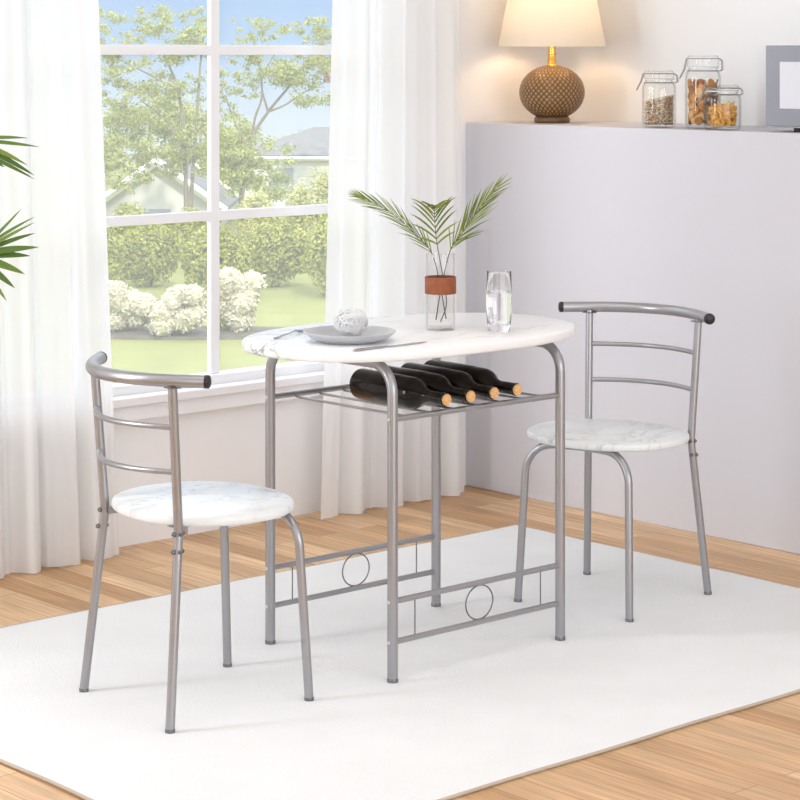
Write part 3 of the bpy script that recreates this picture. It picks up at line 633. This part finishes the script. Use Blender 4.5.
def shrub(name, label, cat, px, d, ytop, wpx, m, group, seed, n=2600, size=.06, ybase=None, lumps=9, core=True):
    r = random.Random(seed); c = gp_(px, d); t = thing(name, label, cat, c, 0, group)
    k = d / FOC; Wd = wpx * k / 2; Ht = gz(ytop, d) - GZ; bl = []
    for i in range(lumps):
        fx = r.uniform(-1, 1); fz = r.uniform(.25, .78) * (1 - .25 * fx * fx); q = r.uniform(.2, .34)
        bl.append((RT * (fx * Wd * .72) + FW * r.uniform(-.3, .3) * Wd + Vector((0, 0, fz * Ht)), Vector((Wd * q, Wd * q, max(.18 * Ht, Wd * q * .75)))))
    bl.append((Vector((0, 0, Ht * .45)), Vector((Wd * .8, Wd * .6, Ht * .5))))
    mb = MB(); leafcloud(mb, bl, n, size, r); mb.v = [(x, y, max(.02, z)) for x, y, z in mb.v]; mb.build('foliage', MT[m], t, smooth=False)
    s = MB()
    for i in range(5): s.tube([(r.uniform(-.1, .1), r.uniform(-.1, .1), 0), Vector((r.uniform(-.5, .5) * Wd, r.uniform(-.3, .3) * Wd, Ht * .6))], [.03, .012], 6)
    s.build('stems', MT['bark'], t); return t
# hedge behind the lawn, a row of rounded shrubs
for i, (px, yt, w, lb) in enumerate([(92, 205, 75, 'rounded yellow green shrub in the hedge at the far left, behind the curtain edge'), (150, 213, 80, 'rounded yellow green shrub in the hedge behind the white flowering bushes'), (215, 217, 85, 'rounded yellow green shrub in the hedge directly behind the window mullion'), (275, 212, 80, 'rounded yellow green shrub in the hedge behind the open lawn, right pane'), (335, 208, 80, 'rounded yellow green shrub in the hedge at the right edge of the window'), (395, 208, 80, 'rounded yellow green shrub in the hedge hidden past the right curtain')]):
    shrub('hedge_shrub', lb, 'shrub', px, 49.5 + 2.2 * (i % 2), yt, w, 'hedge', 'garden hedge shrubs', 20 + i, 9000, .05, lumps=22)
for i, (px, yt, w, d, lb) in enumerate([(130, 196, 70, 56, 'low yellow green shrub in front of the gabled house'), (190, 203, 60, 58.5, 'low yellow green shrub at the foot of the thin tree trunks'), (258, 184, 62, 54.5, 'pale green shrub rising behind the hedge in the right pane'), (322, 158, 80, 57.5, 'tall pale yellow shrub in front of the grey hip roof house'), (405, 160, 80, 61, 'tall pale yellow shrub past the right window edge')]):
    shrub('garden_shrub', lb, 'shrub', px, d, yt, w, 'hedge' if i < 2 else 'pale', 'shrubs behind the hedge', 40 + i, 8000, .05, lumps=18)
# white flowering bushes in a mulch bed
bed = MB(); bc = gp_(185, 42.9); bed.lathe([(3.0, 0), (2.9, .06), (1e-7, .1)], 40, (0, 0, 0), Matrix.Diagonal((.93, .30, 1))); bo = bed.build('flower_bed', MT['mulch'], None, loc=bc); bo.rotation_euler.z = RAZ
tag(bo, 'brown mulch bed under the white flowering bushes', 'flower bed')
def flower_bush(label, px, d, ytop, ybase, wpx, nh, seed):
    r = random.Random(seed); c = gp_(px, d); c.z = GZ + .06; k = d / FOC; Wd = wpx * k / 2; Ht = gz(ytop, d) - c.z
    t = thing('flowering_bush', label, 'bush', c, 0, 'white flowering bushes on the lawn'); mb = MB()
    leafcloud(mb, [(Vector((0, 0, Ht * .42)), Vector((Wd * .9, Wd * .7, Ht * .45)))], 2200, .05, r); mb.v = [(x, y, max(.02, z)) for x, y, z in mb.v]; mb.build('foliage', MT['tree'], t, smooth=False)
    for i in range(nh):
        th = r.uniform(-1, 1); fz = r.uniform(.22, .9); R = r.uniform(.22, .33)
        cc = RT * (th * Wd * .85 * math.sqrt(max(.1, 1 - (fz - .4) ** 2 * 1.6))) - FW * (Wd * r.uniform(.25, .7)) + Vector((0, 0, max(R * .8, fz * Ht - R * .3)))
        h = MB(); h.ball((0, 0, 0), R * .8, 10, 6); leafcloud(h, [(Vector((0, 0, 0)), Vector((R, R, R * .85)))], 260, .05, r, .8); h.build('flower_head', MT['flower'], t, smooth=False, loc=cc)
    return t
flower_bush('white flowering bush at the left, beside the curtain edge', 126, 42.9, 279, 337, 54, 13, 1)
flower_bush('white flowering bush in the middle, just left of the mullion', 180, 42.4, 281, 338, 48, 11, 2)
flower_bush('tallest white flowering bush, right of the mullion', 234, 43.0, 262, 337, 60, 17, 3)
# houses
def house(label, c, yaw, L, Wd, eave, ridge, hip, over=.3):
    t = thing('house', label, 'house', c, yaw); z0 = 0
    m = MB().box((-L / 2, -Wd / 2, 0), (L / 2, Wd / 2, eave))
    if not hip: m.add([(-L / 2, -Wd / 2, eave), (-L / 2, Wd / 2, eave), (-L / 2, 0, ridge - .1), (L / 2, -Wd / 2, eave), (L / 2, Wd / 2, eave), (L / 2, 0, ridge - .1)], [(0, 2, 1), (3, 4, 5)])
    for k in range(1, int(eave / .25)): m.box((-L / 2 - .015, -Wd / 2 - .015, k * .25), (L / 2 + .015, Wd / 2 + .015, k * .25 + .03))
    m.build('siding', MT['siding'], t, smooth=False)
    a, b = L / 2 + over, Wd / 2 + over; h = Wd / 2 if hip else 0; dz = over * (ridge - eave) / (Wd / 2); e = eave - dz
    v = [(-a, -b, e), (a, -b, e), (a, b, e), (-a, b, e), (-a + (b if hip else 0), 0, ridge), (a - (b if hip else 0), 0, ridge)]
    v2 = [(x, y, z - .12) for x, y, z in v]
    f = [(0, 1, 5, 4), (2, 3, 4, 5)] + ([(1, 2, 5), (3, 0, 4)] if hip else [])
    MB().add(v + v2, f + [tuple(i + 6 for i in reversed(q)) for q in f] + ([(0, 6, 7, 1), (2, 8, 9, 3)] if True else []) + [(1, 7, 8, 2), (3, 9, 6, 0)] * hip).build('roof', MT['roof'], t, smooth=False)
    fs = MB()
    if hip:
        for p, q in ((0, 1), (1, 2), (2, 3), (3, 0)): fs.tube([v2[p], v2[q]], .07, 4)
    else:
        for s in (-1, 1):
            for q in (-1, 1): fs.tube([(s * a, q * b, e - .06), (s * a, 0, ridge - .06)], .13, 4)
    fs.build('fascia', MT['fascia'], t, smooth=False)
    w = MB()
    for x in (-L / 4, L / 4): w.box((x - .4, -Wd / 2 - .05, eave * .35), (x + .4, -Wd / 2 + .02, eave * .75))
    w.box((-L / 2 - .05, -.4, eave * .35), (-L / 2 + .02, .4, eave * .75)); w.build('window', MT['glassdark'], t, smooth=False); return t
d = 70; k = d / FOC
house('pale gabled house with grey roof behind the left tree', gp_(166, d), RAZ - PI / 2 + PI, 5, 3.6, gz(196, d) - GZ, gz(155, d) - GZ, False)
d = 78
house('grey hip roofed house beyond the right pane shrubs', gp_(335, d), RAZ - .12, 6.0, 4.5, gz(150, d) - GZ, gz(127, d) - GZ, True, .2)
# trees
def tree(label, px, d, trunk, crowns, m, seed, n=6000, size=.065, group='garden trees', fat=1.5):
    r = random.Random(seed); c = gp_(px, d); t = thing('garden_tree', label, 'tree', c, 0, group); k = d / FOC
    def P(x, y, dd=0): return gp_(x, d + dd, gz(y, d)) - c
    tk = MB()
    for pts, r0 in trunk: q = spline([P(x, y, dd) for x, y, dd in pts], 6); tk.tube(q, [r0 * .75 * (1 - .7 * i / len(q)) for i in range(len(q))], 7)
    tk.build('trunk', MT['bark'], t); mb = MB(); bl = []
    for x, y, rx, ry in crowns:
        for _ in range(15): q = r.uniform(.6, 1.3); bl.append((P(x + r.uniform(-.95, .95) * rx, y + r.uniform(-.95, .95) * ry, r.uniform(-1, 1) * rx * k), Vector((rx * k * .3, rx * k * .3, rx * k * .19)) * q * fat))
    leafcloud(mb, bl, n, size, r, .0); mb.build('foliage', MT[m], t, smooth=False); return t
yb = lambda d: HOR + (CAM_H - GZ) * FOC / d
tree('tall airy yellow green tree on thin trunks in the left panes', 188, 62, [([(187, yb(62), 0), (186, 190, 0), (184, 140, 0), (178, 90, 0), (160, 45, 0)], .11), ([(190, yb(62), 0), (192, 185, 0), (196, 130, 0), (200, 70, 0), (204, 30, 0)], .09), ([(185, 150, 0), (165, 120, .3), (140, 100, .4)], .06), ([(190, 140, 0), (215, 110, -.3), (232, 90, 0)], .05), ([(178, 90, 0), (150, 75, 0), (120, 60, 0)], .05)],
     [(120, 130, 26, 40), (150, 90, 30, 34), (185, 70, 28, 40), (160, 130, 30, 28), (205, 100, 22, 34), (110, 60, 20, 22), (180, 160, 26, 18), (155, 25, 22, 18), (112, 14, 20, 24), (200, 22, 16, 16), (125, 175, 22, 20), (135, 70, 24, 26), (185, 30, 22, 18), (205, 150, 22, 22), (112, 110, 20, 34), (160, 165, 24, 14)], 'tree', 3, 24000, .05)
tree('leaning branchy tree with sparse yellow green leaves in the right pane', 245, 64, [([(238, yb(64), 0), (245, 170, 0), (252, 138, 0), (268, 112, 0), (290, 85, 0), (310, 55, 0)], .10), ([(252, 138, 0), (255, 118, 0), (262, 95, 0), (258, 60, 0), (250, 30, 0)], .06), ([(268, 112, 0), (285, 105, 0), (305, 92, 0), (330, 80, 0)], .05), ([(268, 112, 0), (262, 80, 0), (280, 45, 0)], .05), ([(248, 150, 0), (236, 125, 0), (225, 95, 0)], .05)],
     [(275, 70, 26, 14), (305, 68, 26, 16), (240, 85, 18, 14), (325, 50, 16, 20), (245, 32, 14, 14), (275, 30, 16, 12), (312, 28, 18, 10), (315, 98, 22, 12), (228, 100, 12, 18), (295, 80, 28, 14), (320, 35, 16, 14), (250, 62, 20, 14)], 'tree', 6, 11000, .048)
tree('dense low olive green tree beside the mullion in the right pane', 240, 60, [([(240, yb(60), 0), (241, 180, 0), (243, 150, 0)], .1)], [(232, 130, 20, 16), (248, 150, 24, 14), (265, 165, 26, 16), (235, 170, 24, 20), (255, 185, 30, 14)], 'tree', 9, 9000, .05)
tree('small red leaved tree at the top right corner of the window', 345, 72, [([(345, yb(72), 0), (344, 120, 0), (338, 60, 0)], .09)], [(326, 50, 12, 18), (328, 72, 9, 12), (342, 60, 14, 20)], 'red', 10, 1500, .065)
tree('hazy background tree line filling the gap behind the gabled house', 150, 92, [([(150, yb(92), 0), (150, 130, 0), (152, 110, 0)], .12)], [(105, 140, 26, 30), (140, 130, 26, 30), (180, 135, 28, 30), (215, 140, 24, 26), (240, 142, 20, 14)], 'tree', 12, 15000, .085, fat=2.4)
# shrubbery that closes the garden to both sides and far behind
r_ = random.Random(31); mb = MB(); bl = []
for k in range(26): px = -700 + 84 * k; bl.append((gp_(px, 97 + r_.uniform(-2, 2)) + Vector((0, 0, 1.0)), Vector((2.0, 2.0, r_.uniform(1.1, 1.6)))))
for px in list(range(-320, 40, 45)) + list(range(470, 1100, 45)): bl.append((gp_(px, 53 + r_.uniform(-1, 1)) + Vector((0, 0, .8)), Vector((.75, .75, r_.uniform(.85, 1.05)))))
leafcloud(mb, bl, 26000, .10, r_, .6); mb.v = [(x, y, max(GZ + .02, z)) for x, y, z in mb.v]
tag(mb.build('shrubbery', MT['hedge'], None, smooth=False), 'distant green shrubbery closing the garden behind the houses', 'shrubbery', kind='stuff')
